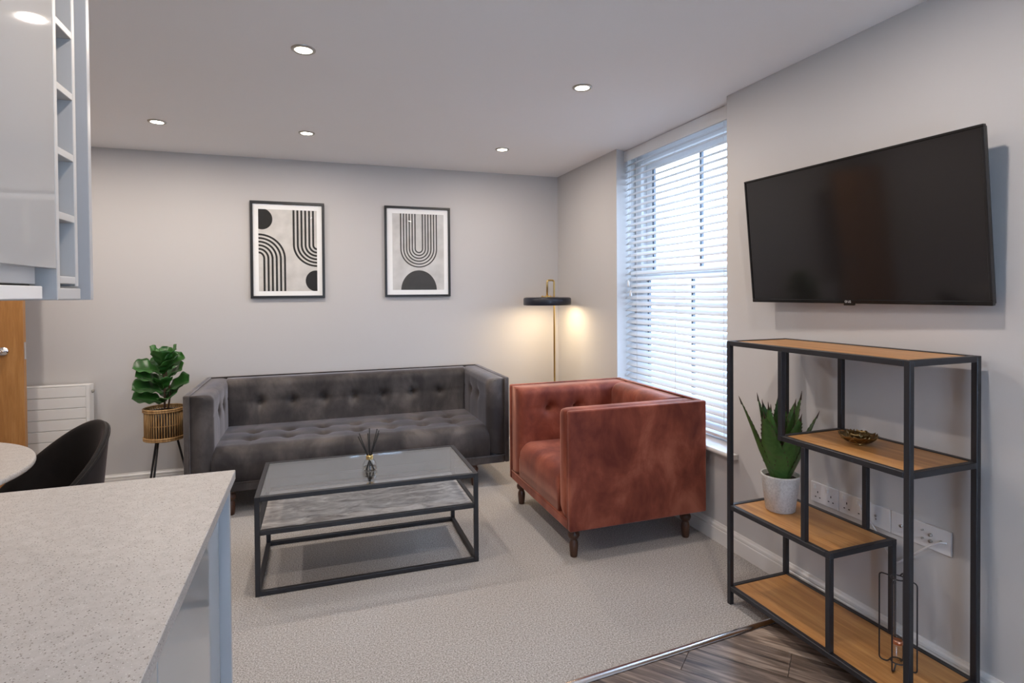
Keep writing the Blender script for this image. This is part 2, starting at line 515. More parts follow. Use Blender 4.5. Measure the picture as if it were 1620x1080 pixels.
# venetian blind
bl = tag(empty('venetian_blind', (2.20, 3.08, HC)), 'white wooden venetian blind hanging across the tall sash window', 'blind')
BY0, BY1 = 2.465, 3.695
hb = (BY1 - BY0) / 2
box('valance', M['white'], (-.036, -.022, -hb - .002, hb + .012, -.082, -.004), bl, .003)
box('headrail', M['white'], (-.020, .032, -hb, hb, -.048, -.006), bl, .002)
sl = MB()
half = [(-.025 + .05 * k / 6, .0028 * (1 - (2 * k / 6 - 1) ** 2)) for k in range(7)]
poly = half + [(x, z + .0026) for x, z in reversed(half)]
sl.prism(poly, 'y', -hb, hb)
slat_me = sl.mesh('slat', M['slat'])
PITCH_S = .0440
zt = -.105
k = 0
while zt - k * PITCH_S > -(HC - SILL - .065):
    obj('slat', slat_me, bl, (0, 0, zt - k * PITCH_S), (0, math.radians(-34), 0))
    k += 1
zb_ = zt - (k - 1) * PITCH_S
box('bottom_rail', M['slat'], (-.026, .026, -hb, hb, zb_ - .047, zb_ - .030), bl, .004)
for yy in (-hb + .16, 0, hb - .16):
    for xx in (-.0275, .0275):
        MB().tube([(xx, yy, -.05), (xx, yy, zb_ - .045)], .0011, 5).build('ladder_cord', M['cord'], bl)
for yy, zz in ((hb - .07, -.95), (hb - .10, -1.02)):
    c = MB().tube([(-.040, yy, -.08), (-.041, yy, zz)], .0013, 5).build('pull_cord', M['cord'], bl)
    MB().lathe([(.002, 0), (.007, -.01), (.009, -.035), (.006, -.045), (0, -.047)], (-.041, yy, zz), 10).build('tassel', M['white'], c)

# outside: ground and the house across
struct(box('ground', M['asphalt'], (2.6, 40, -20, 40, -3.2, -3.0)))
h = tag(empty('neighbouring_house', (7, 6, -3)), 'white rendered house with terracotta tiled roof seen through the window', 'house')
box('wall', M['render'], (0, 6, -4.5, 3.2, 0, 4.75), h)
rf = MB()
rf.prism([(-.3, 4.70), (3.0, 6.6), (6.3, 4.70), (6.3, 4.82), (3.0, 6.74), (-.3, 4.82)], 'y', -4.7, 3.4)
roof = rf.build('roof', M['roof'], h)
tl = MB()
for i in range(16):
    a = i / 16; x = -.3 + 3.3 * a; z = 4.82 + 1.92 * a
    tl.prism([(x, z), (x + .23, z + .12 + .03), (x + .23, z + .155), (x - .01, z + .035)], 'y', -4.7, 3.4)
tag(tl.build('tile_course', M['roof'], roof), kind='stuff')
gb = box('verge_board', M['white'], (-.32, .0, 3.4, 3.46, 4.6, 4.85), h)
for wy in (-2.6, .6):
    wf = box('window', M['white'], (-.04, .02, wy - .6, wy + .6, 2.6, 3.9), h)
    box('pane', M['gasket'], (-.05, -.041, wy - .5, wy - .03, 2.7, 3.8), wf)
    box('pane', M['gasket'], (-.05, -.041, wy + .03, wy + .5, 2.7, 3.8), wf)

# ------------------------------------------------------------------ downlights
def downlight(x, y, label, beam='downlight_beam'):
    off = beam.endswith('_offscreen')
    t = tag(empty('ceiling_downlight_offscreen' if off else 'ceiling_downlight', (x, y, HC)), label, 'downlight')
    MB().lathe([(.0355, -.001), (.036, -.006), (.044, -.007), (.049, -.004), (.050, 0)], n=32, cap=False).build('trim_ring', M['nickel'], t)
    MB().lathe([(0, -.0045), (.035, -.0045), (.035, -.0005), (0, -.0005)], n=24, cap=False).build('lens', M['bulb'], t)
    d = bpy.data.lights.new(beam, 'AREA')
    d.shape = 'DISK'; d.size = .066; d.energy = SPOT_W; d.color = SPOT_COL
    lo = bpy.data.objects.new(beam, d); COL.objects.link(lo); lo.parent = t; lo.location = (0, 0, -.012)
    return t
downlight(-.87, 3.905, 'lit recessed ceiling downlight above the fiddle-leaf plant')
downlight(-.032, 3.89, 'lit recessed ceiling downlight in front of the picture with two stripe arches')
downlight(1.293, 3.904, 'lit recessed ceiling downlight near the corner with the brass floor lamp')
downlight(1.29, 2.605, 'lit recessed ceiling downlight above the rust armchair, by the television wall')
downlight(-.03, 2.57, 'lit recessed ceiling downlight above the glass coffee table')
# outside the picture: the ones whose light and shadows the photograph shows (door shadow on the back wall, lit dining
# table, lit worktop end, shadow straight below the television)
for x, y, lb, nm in ((-1.72, 2.58, 'lit recessed ceiling downlight above the round dining table', 'downlight_dining_table_offscreen'),
                     (-1.72, 3.905, 'lit recessed ceiling downlight above the oak door', 'downlight_oak_door_offscreen'),
                     (-.03, 1.27, 'lit recessed ceiling downlight beside the wine rack, over the worktop end', 'downlight_worktop_offscreen'),
                     (1.29, 1.27, 'lit recessed ceiling downlight in front of the shelf unit', 'downlight_shelf_unit_offscreen')):
    downlight(x, y, lb, nm)

# ------------------------------------------------------------------ seating (sofa and armchair share one construction)
def pad(w, h, t, r, buttons=(), us=(), vs=(), step=.0125, dim=.036, puff=.014):
    """tufted pad: u 0..w, v 0..h, thickness towards +n. r = rounding (u0,u1,v0,v1). Returns (verts(u,v,n), faces)"""
    nu, nv = max(8, int(w / step)), max(8, int(h / step))
    def fall(d, R):
        if R <= 0 or d >= R: return 0
        return R - math.sqrt(max(0, R * R - (R - d) ** 2))
    ul = [w * (.5 - .5 * math.cos(PI * i / nu)) * .35 + w * i / nu * .65 for i in range(nu + 1)]
    vl = [h * (.5 - .5 * math.cos(PI * i / nv)) * .35 + h * i / nv * .65 for i in range(nv + 1)]
    V = []
    def T(u, v):
        d = t - fall(u, r[0]) - fall(w - u, r[1]) - fall(v, r[2]) - fall(h - v, r[3])
        e = min(1, min(u, w - u, v, h - v) / .05)
        for bu, bv in buttons:
            q = math.hypot(u - bu, v - bv)
            if q < .25: d -= e * (dim * .8 * math.exp(-(q / .036) ** 2) + dim * .7 * math.exp(-(q / .013) ** 2))
        for s in us: d -= e * (.0035 * math.exp(-((u - s) / .005) ** 2) + puff * .5 * math.exp(-((u - s) / .05) ** 2))
        for s in vs: d -= e * (.0035 * math.exp(-((v - s) / .005) ** 2) + puff * .5 * math.exp(-((v - s) / .05) ** 2))
        return max(.003, d)
    for v in vl:
        for u in ul: V.append((u, v, T(u, v)))
    F = [(j * (nu + 1) + i, j * (nu + 1) + i + 1, (j + 1) * (nu + 1) + i + 1, (j + 1) * (nu + 1) + i) for j in range(nv) for i in range(nu)]
    ring = [i for i in range(nu + 1)] + [j * (nu + 1) + nu for j in range(1, nv + 1)] + [nv * (nu + 1) + i for i in range(nu - 1, -1, -1)] + [j * (nu + 1) for j in range(nv - 1, 0, -1)]
    b0 = len(V)
    V += [(V[i][0], V[i][1], 0) for i in ring]
    n = len(ring)
    F += [(ring[(k + 1) % n], ring[k], b0 + k, b0 + (k + 1) % n) for k in range(n)]
    F.append(tuple(b0 + k for k in range(n)))
    return V, F, T

LEG = [(.017, 0), (.019, .004), (.0215, .03), (.0235, .055), (.0225, .072), (.0175, .086), (.0165, .091), (.0245, .096), (.0300, .108), (.0305, .116), (.0265, .128), (.0200, .134), (.0200, .139), (.0290, .144), (.0300, .156)]

def seating(name, label, cat, W, D, H, ZB, m, nb, nseat, loc, rz, seat_h=.425):
    t = tag(empty(name, loc, rz), label, cat)
    SP, AC, BC = .034, (.145 if W < 1.3 else .125), .135          # shell, arm cushion, back cushion thickness
    hw = W / 2
    leg_me = MB().lathe([(r, z * (ZB + .001) / .156) for r, z in LEG], n=20).mesh('leg', M['walnut'])
    for sx in (-1, 1):
        for y in (.055, D - .085):
            obj('leg', leg_me, t, (sx * (hw - .075 if W < 1.3 else hw - .248), y, 0))
    base_ = box('base_frame', m, (-hw + SP + .001, hw - SP - .001, .002, D - SP - .001, ZB, ZB + .05), t, .006)
    MB().tube([(-hw + SP, .004, ZB + .053), (hw - SP, .004, ZB + .053)], .0042, 8).build('piping', m, base_)
    for s in (-1, 1):
        x0, x1 = sorted((s * hw, s * (hw - SP)))
        p = box('side_panel', m, (x0, x1, 0, D, ZB, H), t, .009, 3)
        xi = s * (hw - SP + .003)
        MB().tube(rounded_path([(xi, .001, ZB + .01), (xi, .001, H - .004), (xi, D - .02, H - .001)], .02), .0042, 8).build('piping', m, p)
    bp = box('back_panel', m, (-hw + SP + .0005, hw - SP - .0005, D - SP, D, ZB, H), t, .009, 3)
    MB().tube([(-hw + SP, D - SP - .002, H - .001), (hw - SP, D - SP - .002, H - .001)], .0042, 8).build('piping', m, bp)
    # arm cushions
    btn = MB().lathe([(0, -.004), (.009, -.003), (.0115, .001), (.009, .005), (.004, .007), (0, .0075)], n=14, cap=False).mesh('button', m)
    al = D - SP - .012
    z0 = ZB + .056
    ah = H - .006 - z0
    for s in (-1, 1):
        bts = [(.205, ah * .75), (.40, ah * .75)] if W < 1.3 else [(al * .36, ah * .74), (al * .62, ah * .74)]
        V, F, T = pad(al, ah, AC, (.05, .02, .05, .045), bts, [b[0] for b in bts], [ah * .75], dim=(.046 if W < 1.3 else .026), puff=.002)
        a = MB()
        def P(u, v, n_): return (s * (hw - SP - .001 - n_), .010 + u, z0 + v)
        a.add([P(*q) for q in V], F, True)
        ao = a.build('arm_cushion', m, t)
        for u, v in bts:
            b = obj('button', btn, ao, P(u, v, T(u, v) + .001), (0, -s * PI / 2, 0))
        # piping round the front face of the cushion
        MB().tube(rounded_path([P(.004, .01, .012), P(.004, ah - .012, .012), P(.004, ah - .012, AC - .052)], .02), .0035, 8).build('piping', m, ao)
    # back cushion
    bw = W - 2 * (SP + AC) + .03
    bz0 = seat_h - .10
    bh = H - .006 - bz0
    sp = bw / (nb + 1) if nb > 3 else bw / (nb + 1)
    bts = [(bw / 2 + (i - (nb - 1) / 2) * (.221 if nb > 3 else sp), bh * .60) for i in range(nb)]
    V, F, T = pad(bw, bh, BC, (.03, .03, .01, .06), bts, [b[0] for b in bts], [bh * .60], puff=.006, dim=.040)
    def PB(u, v, n_): return (u - bw / 2, D - SP - .001 - n_, bz0 + v)
    bo = MB().add([PB(*q) for q in V], F, True).build('back_cushion', m, t)
    for u, v in bts: obj('button', btn, bo, PB(u, v, T(u, v) + .001), (PI / 2, 0, 0))
    # seat cushion
    sw = W - 2 * (SP + AC) + .028
    sd = D - SP - BC - .008 + .02
    sz0 = ZB + .051
    rows = (sd * .36, sd * .66) if nseat else ()
    bts = [(sw / 2 + (i - (nseat - 1) / 2) * (.226 if nseat > 3 else sw / (nseat + 1)), v) for v in rows for i in range(nseat)]
    V, F, T = pad(sw, sd, seat_h - sz0, (.03, .03, .085, .02), bts, sorted({b[0] for b in bts}), rows, dim=.034, puff=.007)
    def PS(u, v, n_): return (u - sw / 2, .008 + v, sz0 + n_)
    so = MB().add([PS(*q) for q in V], F, True).build('seat_cushion', m, t)
    for u, v in bts: obj('button', btn, so, PS(u, v, T(u, v) + .001))
    return t

seating('tufted_sofa', 'charcoal grey velvet three-seat sofa with buttoned back under the pictures', 'sofa', 2.06, .82, .763, .156, M['grey_velvet'], 7, 7, (.2825, 3.845, 0), 0)
seating('tufted_armchair', 'rust pink velvet armchair on turned wooden legs beside the window', 'armchair', .935, .825, .768, .157, M['rust_velvet'], 3, 0, (1.202, 3.0575, 0), -PI / 2, .43)

# ------------------------------------------------------------------ coffee table
ct = tag(empty('coffee_table', (-.265, 2.789, 0), -.011), 'black metal coffee table with glass top and grey stone-effect shelf', 'coffee table')
TL, TW, TZ, S = 1.044, .57, .452, .022
for x in (0, TL - S):
    for y in (0, TW - S):
        box('leg', M['black_metal'], (x, x + S, y, y + S, 0, TZ), ct, .002)
ZS = .298
for z in (.0, ZS - S, TZ - S):
    for y in (0, TW - S): box('long_rail', M['black_metal'], (S, TL - S, y, y + S, z + (.001 if z == 0 else 0), z + S), ct, .002)
    for x in (0, TL - S): box('short_rail', M['black_metal'], (x, x + S, S, TW - S, z + (.001 if z == 0 else 0), z + S), ct, .002)
tag(box('shelf_board', M['stone'], (S + .001, TL - S - .001, S + .001, TW - S - .001, ZS - .020, ZS - .004), ct), 'mottled grey stone-effect lower shelf')
box('glass_top', M['table_glass'], (S + .001, TL - S - .001, S + .001, TW - S - .001, TZ - .008, TZ - .002), ct)

# reed diffuser
dx, dy, dz = .263, 3.014, TZ - .002
rd = tag(empty('reed_diffuser', (dx, dy, dz)), 'clear glass reed diffuser with black sticks on the coffee table', 'reed diffuser')
MB().lathe([(.034, .0), (.0385, .004), (.039, .012), (.034, .035), (.024, .056), (.0165, .063), (.0160, .078)], n=28, cap=False).lathe([(0, .0), (.034, .0)], n=28, cap=False).build('bottle', M['bottle_glass'], rd)
MB().lathe([(0, .004), (.033, .004), (.034, .012), (.0315, .024), (0, .024)], n=24, cap=False).build('fragrance_oil', arch_glass('fragrance oil', (.92, .90, .86), 1.35), rd)
MB().lathe([(.0168, .062), (.0180, .064), (.0180, .080), (.0166, .083), (.0155, .083), (.0155, .064)], n=24, cap=False).build('neck_collar', M['brass'], rd)
for a, tilt, ln in ((2.9, .36, .205), (3.1, .42, .195), (1.9, .16, .19), (1.45, .05, .215), (.25, .26, .215), (.05, .32, .21), (-.35, .36, .20)):
    bx, by = -.022 * math.cos(a) * tilt / .4, -.022 * math.sin(a) * tilt / .4
    d = Vector((math.cos(a) * math.sin(tilt), math.sin(a) * math.sin(tilt) * .6, math.cos(tilt)))
    p0 = Vector((bx, by, .006))
    MB().tube([p0, p0 + d * ln], .0030, 7).build('reed', M['ink'], rd)

# ------------------------------------------------------------------ framed prints
def clipped(shape, w, h):
    for a, b in (((0, 0), (w, 0)), ((w, 0), (w, h)), ((w, h), (0, h)), ((0, h), (0, 0))):
        shape = clip(shape, a, b)
        if len(shape) < 3: return []
    return shape

def picture(x0, x1, z0, z1, label, ink_m, bg_m, fb, inset, shapes, bands):
    t = tag(empty('framed_print', ((x0 + x1) / 2, YB - .001, z0)), label, 'picture')
    W_, H_ = x1 - x0, z1 - z0
    hw = W_ / 2
    D = .024
    for b in ((-hw, hw, -D, 0, 0, fb), (-hw, hw, -D, 0, H_ - fb, H_), (-hw, -hw + fb, -D, 0, fb, H_ - fb), (hw - fb, hw, -D, 0, fb, H_ - fb)):
        box('frame_bar', M['frame'], b, t, .0015, 1)
    box('mat_board', M['paper'], (-hw + fb, hw - fb, -.008, -.001, fb, H_ - fb), t)
    il, ir, it, ib = inset
    pw, ph = W_ - il - ir, H_ - it - ib
    px0, pz0 = -hw + il, ib
    pr = box('print', bg_m, (px0, px0 + pw, -.0086, -.0080, pz0, pz0 + ph), t)
    for poly in shapes:
        poly = clipped([(u * pw, v * ph) for u, v in poly], pw, ph)
        if poly: MB().prism([(px0 + u, pz0 + v) for u, v in poly], 'y', -.0091, -.0086).build('half_disc', ink_m, pr)
    for pts, bw in bands:
        P = [Vector((u * pw, v * ph)) for u, v in pts]
        mb = MB()
        for i in range(len(P) - 1):
            def nrm(k):
                d = (P[min(k + 1, len(P) - 1)] - P[max(k - 1, 0)]).normalized()
                return Vector((-d.y, d.x)) * bw / 2
            q = [P[i] + nrm(i), P[i] - nrm(i), P[i + 1] - nrm(i + 1), P[i + 1] + nrm(i + 1)]
            q = clipped([tuple(a) for a in reversed(q)], pw, ph) or clipped([tuple(a) for a in q], pw, ph)
            if q: mb.prism([(px0 + a, pz0 + b) for a, b in q], 'y', -.0091, -.0086)
        if mb.v: mb.build('stripe', ink_m, pr)
    box('glazing', M['picture_glass'], (-hw + fb, hw - fb, -.0130, -.0115, fb, H_ - fb), t)
    return t

def disc(cx, cy, rx, ry, n=48): return [(cx + rx * math.cos(2 * PI * k / n), cy + ry * math.sin(2 * PI * k / n)) for k in range(n)]
# first print: px frame of the print is 430 x 593
A = lambda x, y: ((x - 130) / 430, 1 - (y - 145) / 593)
bands = []
for i in range(6):
    rx, ry = 40 + 30 * i, 45 + 26 * i
    cx, cy = 130, 503
    bands.append(([A(cx - 8 + rx * 0 - 4, cy - ry)] + [A(cx + rx * math.sin(a), cy - ry * math.cos(a)) for a in [k * PI / 28 for k in range(15)]] + [A(cx + rx, 745)], .0142))
for i in range(6):
    rx, ry = 30 + 29 * i, 30 + 25 * i
    cx, cy = 562, 398
    bands.append(([A(575, cy + ry)] + [A(cx - rx * math.sin(a), cy + ry * math.cos(a)) for a in [k * PI / 28 for k in range(15)]] + [A(cx - rx, 138)], .0142))
picture(-.448, .083, 1.337, 2.073, 'black framed print of two opposing stripe arches and two half discs', M['ink'], M['print_bg'], .019, (.057, .056, .060, .054),
        [disc(*A(155, 216), 77 / 430, 76 / 593), disc(*A(549, 663), 77 / 430, 77 / 593)], bands)
Bc = lambda x, y: ((x - 1113) / 377, 1 - (y - 182) / 546)
bands = []
for i in range(6):
    r = 27 + 20.8 * i
    cx, cy = 1304, 432
    bands.append(([Bc(cx - r, 172)] + [Bc(cx - r * math.cos(a), cy + r * math.sin(a)) for a in [k * PI / 32 for k in range(33)]] + [Bc(cx + r, 172)], .0098))
picture(.545, 1.085, 1.34, 2.078, 'black framed print of one stripe U above a single half disc', M['ink2'], M['print_bg2'], .017, (.063, .053, .058, .056),
        [disc(*Bc(1304, 730), 131 / 377, 143 / 546)], bands)

# ------------------------------------------------------------------ television
tv = tag(empty('television', (1.985, 2.195, 1.314), -1.53, .094), 'wide black flat-screen television mounted on the wall', 'television')
VL, VH = .998, .572
box('housing', M['leather_black'], (.004, VL - .004, .012, .030, .004, VH - .004), tv, .004)
box('rear_cover', M['leather_black'], (.12, VL - .12, .0305, .044, .05, VH * .55), tv, .006)
for b in ((0, VL, 0, .016, 0, .016), (0, VL, 0, .016, VH - .009, VH), (0, .009, 0, .016, .016, VH - .009), (VL - .009, VL, 0, .016, .016, VH - .009)):
    box('bezel', M['tv'], b, tv, .002)
box('screen', M['screen'], (.009, VL - .009, .0035, .0118, .016, VH - .009), tv)
box('sensor', M['tv'], (VL / 2 - .022, VL / 2 + .022, .001, .014, -.008, .0005), tv, .003)
def text_mesh(s, size, name, mt, parent, loc, rot):
    cu = bpy.data.curves.new(name, 'FONT'); cu.body = s; cu.size = size; cu.extrude = .0002; cu.align_x = 'CENTER'
    tmp = bpy.data.objects.new('tmp', cu); COL.objects.link(tmp)
    dg = bpy.context.evaluated_depsgraph_get()
    me = bpy.data.meshes.new_from_object(tmp.evaluated_get(dg))
    bpy.data.objects.remove(tmp)
    me.materials.clear(); me.materials.append(mt)
    return obj(name, me, parent, loc, rot)
text_mesh('LG', .0115, 'logo_lettering', M['logo'], tv, (VL / 2 + .006, -.0003, .0042), (PI / 2, 0, 0))
MB().tube([(VL / 2 - .009 + .0042 * math.cos(a), -.0002, .0082 + .0042 * math.sin(a)) for a in [2 * PI * k / 20 for k in range(20)]], .0006, 5, True).tube([(VL / 2 - .009, -.0002, .0105), (VL / 2 - .009, -.0002, .0065), (VL / 2 - .007, -.0002, .0065)], .0005, 5).build('logo_emblem', M['logo'], tv)
box('wall_bracket', M['black_metal'], (.30, .70, .0445, .052, .12, .30), tv)

# ------------------------------------------------------------------ shelf unit
su = tag(empty('shelf_unit', (1.698, 2.034, 0), -1.552), 'black metal and oak staggered shelf unit under the television', 'shelf unit')
UL, UW, UH, S = .798, .335, 1.151, .020
def post(u, v, z0, z1): return box('post', M['black_metal'], (u, u + S, v, v + S, z0, z1), su, .0015, 1)
FB = (0, UW - S)
for v in FB:
    post(0, v, 0, UH); post(UL - S, v, 0, UH)
    post(.283, v, .805, UH - S); post(.392, v, .437, .785); post(.508 - S / 2, v, .082, .417)
for z1, a, b in ((UH, 0, UL), (.805, .283, UL), (.437, 0, .508 + S / 2), (.082, 0, UL)):
    z0 = z1 - S
    for v in FB: box('long_rail', M['black_metal'], (a + S + .0005, b - S - .0005, v, v + S, z0, z1), su, .0015, 1)
    for u in (a, b - S): box('short_rail', M['black_metal'], (u, u + S, S + .0005, UW - S - .0005, z0, z1), su, .0015, 1)
    box('shelf_board', M['oak'], (a + S + .0008, b - S - .0008, S + .0008, UW - S - .0008, z0 + .001, z1 - .003), su)
for u, v in ((.283, 0), (.283, UW - S)): box('corner_block', M['black_metal'], (u, u + S, v, v + S, .785, .805), su)
for v in FB: box('corner_block', M['black_metal'], (.518 - S, .518, v, v + S, .417, .437), su)
def on_shelf(u, v, z):
    a = -1.552
    return (1.698 + u * math.cos(a) - v * math.sin(a), 2.034 + u * math.sin(a) + v * math.cos(a), z)

# agave in a concrete pot
rnd = random.Random(11)
ag = tag(empty('potted_agave', (1.868, 1.905, .435)), 'green spiky agave in a pale concrete pot on the shelf unit', 'potted plant')
MB().lathe([(.054, 0), (.058, .003), (.077, .148), (.078, .154), (.071, .154), (.068, .130), (0, .130)], n=36).build('pot', M['pot'], ag)
MB().lathe([(0, .1305), (.0675, .1305), (.0675, .136), (0, .138)], n=24, cap=False).build('soil', M['soil'], ag)
def agave_leaf(L_, wd, az, lean, curl):
    """thick tapering leaf with a channelled face and marginal teeth"""
    n = 16
    mb, tip = MB(), MB()
    ca, sa = math.cos(az), math.sin(az)
    def wv(s):
        w_ = (.62 + .38 * math.sin(min(1, s / .38) * PI / 2)) if s < .38 else max(.012, (1 - (s - .38) / .62) ** .82)
        return wd * w_
    def P(s, q, th):
        ang = lean * (.35 + .65 * s) + curl * s * s
        rr = .012 + L_ * (s * math.sin(lean * .7 + curl * s * .5))
        zz = .128 + L_ * s * math.cos(lean * .7 + curl * s * .5)
        w_ = wv(s) / 2
        ch = .30 * w_ * (1 - q * q) * (1 if th == 0 else 1.0)
        off = ch + (.010 * (1 - s) * (1 - q * q) if th else 0)
        # outward direction normal to leaf
        nx, nz = math.cos(ang), -math.sin(ang)
        r_ = rr + off * nx; z_ = zz + off * nz
        lat = q * w_
        return (r_ * ca - lat * sa, r_ * sa + lat * ca, z_)
    qs = [-1, -.6, -.2, .2, .6, 1]
    for th in (0, 1):
        vs = [P(i / n, q, th) for i in range(n + 1) for q in qs]
        k = len(qs)
        mb.add(vs, [(i * k + j, i * k + j + 1, (i + 1) * k + j + 1, (i + 1) * k + j) for i in range(n) for j in range(k - 1)], True)
    o = mb.build('leaf', M['agave'], ag)
    for i in range(4, 15):
        for q in (-1, 1):
            s = i / 16 + rnd.uniform(-.01, .01)
            a = Vector(P(s - .012, q, 0)); b = Vector(P(s + .014, q, 0)); c = Vector(P(s + .02, q, 0))
            lat = Vector((-sa * q, ca * q, 0))
            c = c + lat * .0045
            dn = (b - a).cross(lat).normalized() * .0012
            tip.add([a + dn, b + dn, c, a - dn, b - dn], [(0, 1, 2), (3, 2, 4), (0, 2, 3), (1, 4, 2)])
    e0 = Vector(P(.93, 0, 0)); e1 = Vector(P(1.0, 0, 0)); e2 = e1 + (e1 - e0) * .5
    tip.tube([e0, e1, e2], [.0042, .002, .0003], 6)
    tip.build('spine', M['agave_tip'], o)
for k in range(6): agave_leaf(.34 + rnd.uniform(-.02, .03), .108, k * PI / 3 + .35, .46 + rnd.uniform(-.05, .08), .10)
for k in range(5): agave_leaf(.345 + rnd.uniform(-.03, .03), .088, k * 2 * PI / 5 + .9, .26 + rnd.uniform(-.04, .05), .05)
for k in range(3): agave_leaf(.31, .065, k * 2 * PI / 3 + .2, .10, .02)

# brass flower dish
bw = tag(empty('flower_dish', (1.888, 1.555, .802)), 'small antique brass flower-shaped dish on the shelf unit', 'dish')
MB().lathe([(0, .0005), (.020, .0005), (.024, .004), (0, .006)], n=24, cap=False).build('dish_foot', M['brass'], bw)
m = mat('antique brass', (.24, .165, .075), .33, 1); M['antique'] = m
for ring, (rl, tilt, npet, z) in enumerate(((.070, .58, 8, .004), (.052, 1.0, 6, .008), (.030, 1.3, 5, .012))):
    for k in range(npet):
        az = 2 * PI * k / npet + ring * .4
        mb = MB()
        def fn(a, b, az=az, rl=rl, tilt=tilt, z=z):
            s = a; q = (b - .5) * 2
            wid = rl * .46 * math.sin(min(1, .12 + s * .95) * PI * .82) ** .8
            r_ = .004 + rl * s * math.cos(tilt * s)
            zz = z + rl * s * math.sin(tilt * s) * .75 + .10 * rl * (q * q) * s
            lat = q * wid
            return (r_ * math.cos(az) - lat * math.sin(az), r_ * math.sin(az) + lat * math.cos(az), zz)
        mb.grid(8, 6, fn)
        o = mb.build('petal', M['antique'], bw)
        sm = o.modifiers.new('thick', 'SOLIDIFY'); sm.thickness = .0012; sm.offset = 1
MB().lathe([(0, .008), (.006, .009), (.008, .014), (.005, .018), (0, .019)], n=12, cap=False).build('centre_bead', M['antique'], bw)

# wire vase holder with glass tube
wx, wy, wz = 1.874, 1.392, .0792
wh = tag(empty('wire_bud_vase', (wx, wy, wz)), 'black wire stand holding a thin glass tube on the lowest shelf', 'bud vase')
rng = [(.021 * math.cos(a), .021 * math.sin(a), .305) for a in [2 * PI * k / 24 for k in range(24)]]
MB().tube(rng, .0022, 8, True).build('top_ring', M['black_metal'], wh)
MB().tube([(x, y, .018) for x, y, z in rng], .0022, 8, True).build('lower_ring', M['black_metal'], wh)
for k in range(4):
    a = k * PI / 2 + .35
    p = [(.021, .305), (.056, .305), (.056, .0025), (.030, .0025), (.021, .018)]
    MB().tube(rounded_path([(r * math.cos(a), r * math.sin(a), z) for r, z in p], .012), .0024, 8).build('wire_loop', M['black_metal'], wh)
MB().lathe([(.0, .022), (.008, .024), (.013, .032), (.0135, .30), (.0155, .308)], n=20, cap=False).build('glass_tube', M['bottle_glass'], wh)
MB().lathe([(.0138, .078), (.0150, .079), (.0150, .090), (.0138, .091)], n=20, cap=False).build('tube_band', M['copper'], wh)

# ------------------------------------------------------------------ wall sockets
def plate(y_hi, wd, name, label, kind):
    t = tag(empty(name, (XR, y_hi - wd / 2, .441)), label, 'socket')
    PH = .086
    box('face_plate', M['plate'], (-.009, -.0003, -wd / 2, wd / 2, 0, PH), t, .002)
    def hole(y, z, a=.0022, b=.004, parent=t): box('pin_hole', M['dark'], (-.0094, -.0088, y - a, y + a, z - b, z + b), parent)
    if kind == 'double':
        for s in (-1, 1):
            y = s * wd * .235
            hole(y, .046, .0021, .0045); hole(y - .011, .024, .0036, .0021); hole(y + .011, .024, .0036, .0021)
            box('switch', M['white'], (-.0125, -.0088, y + .012, y + .022, .058, .076), t, .0015)
    elif kind == 'coax':
        MB().tube([(-.016, 0, .043), (-.008, 0, .043)], .006, 14).build('connector', M['chrome'], t)
        MB().tube([(-.0165, 0, .043), (-.0155, 0, .043)], .0028, 10).build('pin', M['dark'], t)
    elif kind == 'small':
        MB().tube([(-.012, .018, .043), (-.008, .018, .043)], .0045, 12).build('connector', M['nickel'], t)
        hole(.018, .030, .002, .002)
    else:
        for y, z in ((.030, .060), (.030, .030), (.002, .052), (.002, .030), (-.034, .043)):
            MB().tube([(-.017, y, z), (-.008, y, z)], .0058 if abs(y) < .03 else .003, 12).build('connector', M['nickel'], t)
    return t
yy = 1.936
plate(yy, .141, 'double_socket', 'white double wall socket nearest the agave pot', 'double'); yy -= .143
plate(yy, .141, 'double_socket', 'white double wall socket with the cable leaving it', 'double'); yy -= .143
plate(yy, .083, 'aerial_socket', 'white single plate with one tiny connector', 'small'); yy -= .085
plate(yy, .083, 'aerial_socket', 'white single plate with one chrome coaxial connector', 'coax'); yy -= .085
plate(yy, .132, 'aerial_socket', 'white wide plate with a cluster of metal connectors', 'multi')
cab = smooth_path([(XR - .010, 1.698, .505), (XR - .020, 1.675, .482), (XR - .022, 1.62, .435), (XR - .016, 1.575, .37), (XR - .010, 1.55, .335), (XR - .012, 1.50, .372), (XR - .024, 1.44, .43), (XR - .022, 1.385, .478), (XR - .010, 1.362, .484)], 8)
tag(MB().tube(cab, .0034, 8).build('white_cable', M['plate']), 'thin white cable looping between wall sockets behind the shelf unit', 'cable')

# ------------------------------------------------------------------ floor lamp
fl = tag(empty('floor_lamp', (1.885, 4.35, 0)), 'brass floor lamp with flat black disc shade behind the armchair', 'floor lamp')
MB().lathe([(0, 0), (.135, 0), (.137, .004), (.135, .018), (.128, .022), (.02, .024), (0, .024)], n=40, cap=False).build('lamp_base', M['brass'], fl)
MB().tube(rounded_path([(0, 0, .024), (0, 0, 1.468), (-.062, 0, 1.468), (-.062, 0, 1.335)], .02, 6), .0075, 12).build('pole', M['brass'], fl)
shade = MB().lathe([(.028, 1.328), (.180, 1.326), (.193, 1.321), (.197, 1.312), (.197, 1.268), (.194, 1.262), (.188, 1.262), (.188, 1.318), (.028, 1.322)], (-.062, 0, 0), 56).build('lamp_shade', M['shade'], fl)
MB().lathe([(0, 1.340), (.016, 1.340), (.020, 1.335), (.052, 1.333), (.054, 1.329), (0, 1.329)], (-.062, 0, 0), 32, cap=False).build('shade_cap', M['brass'], shade)
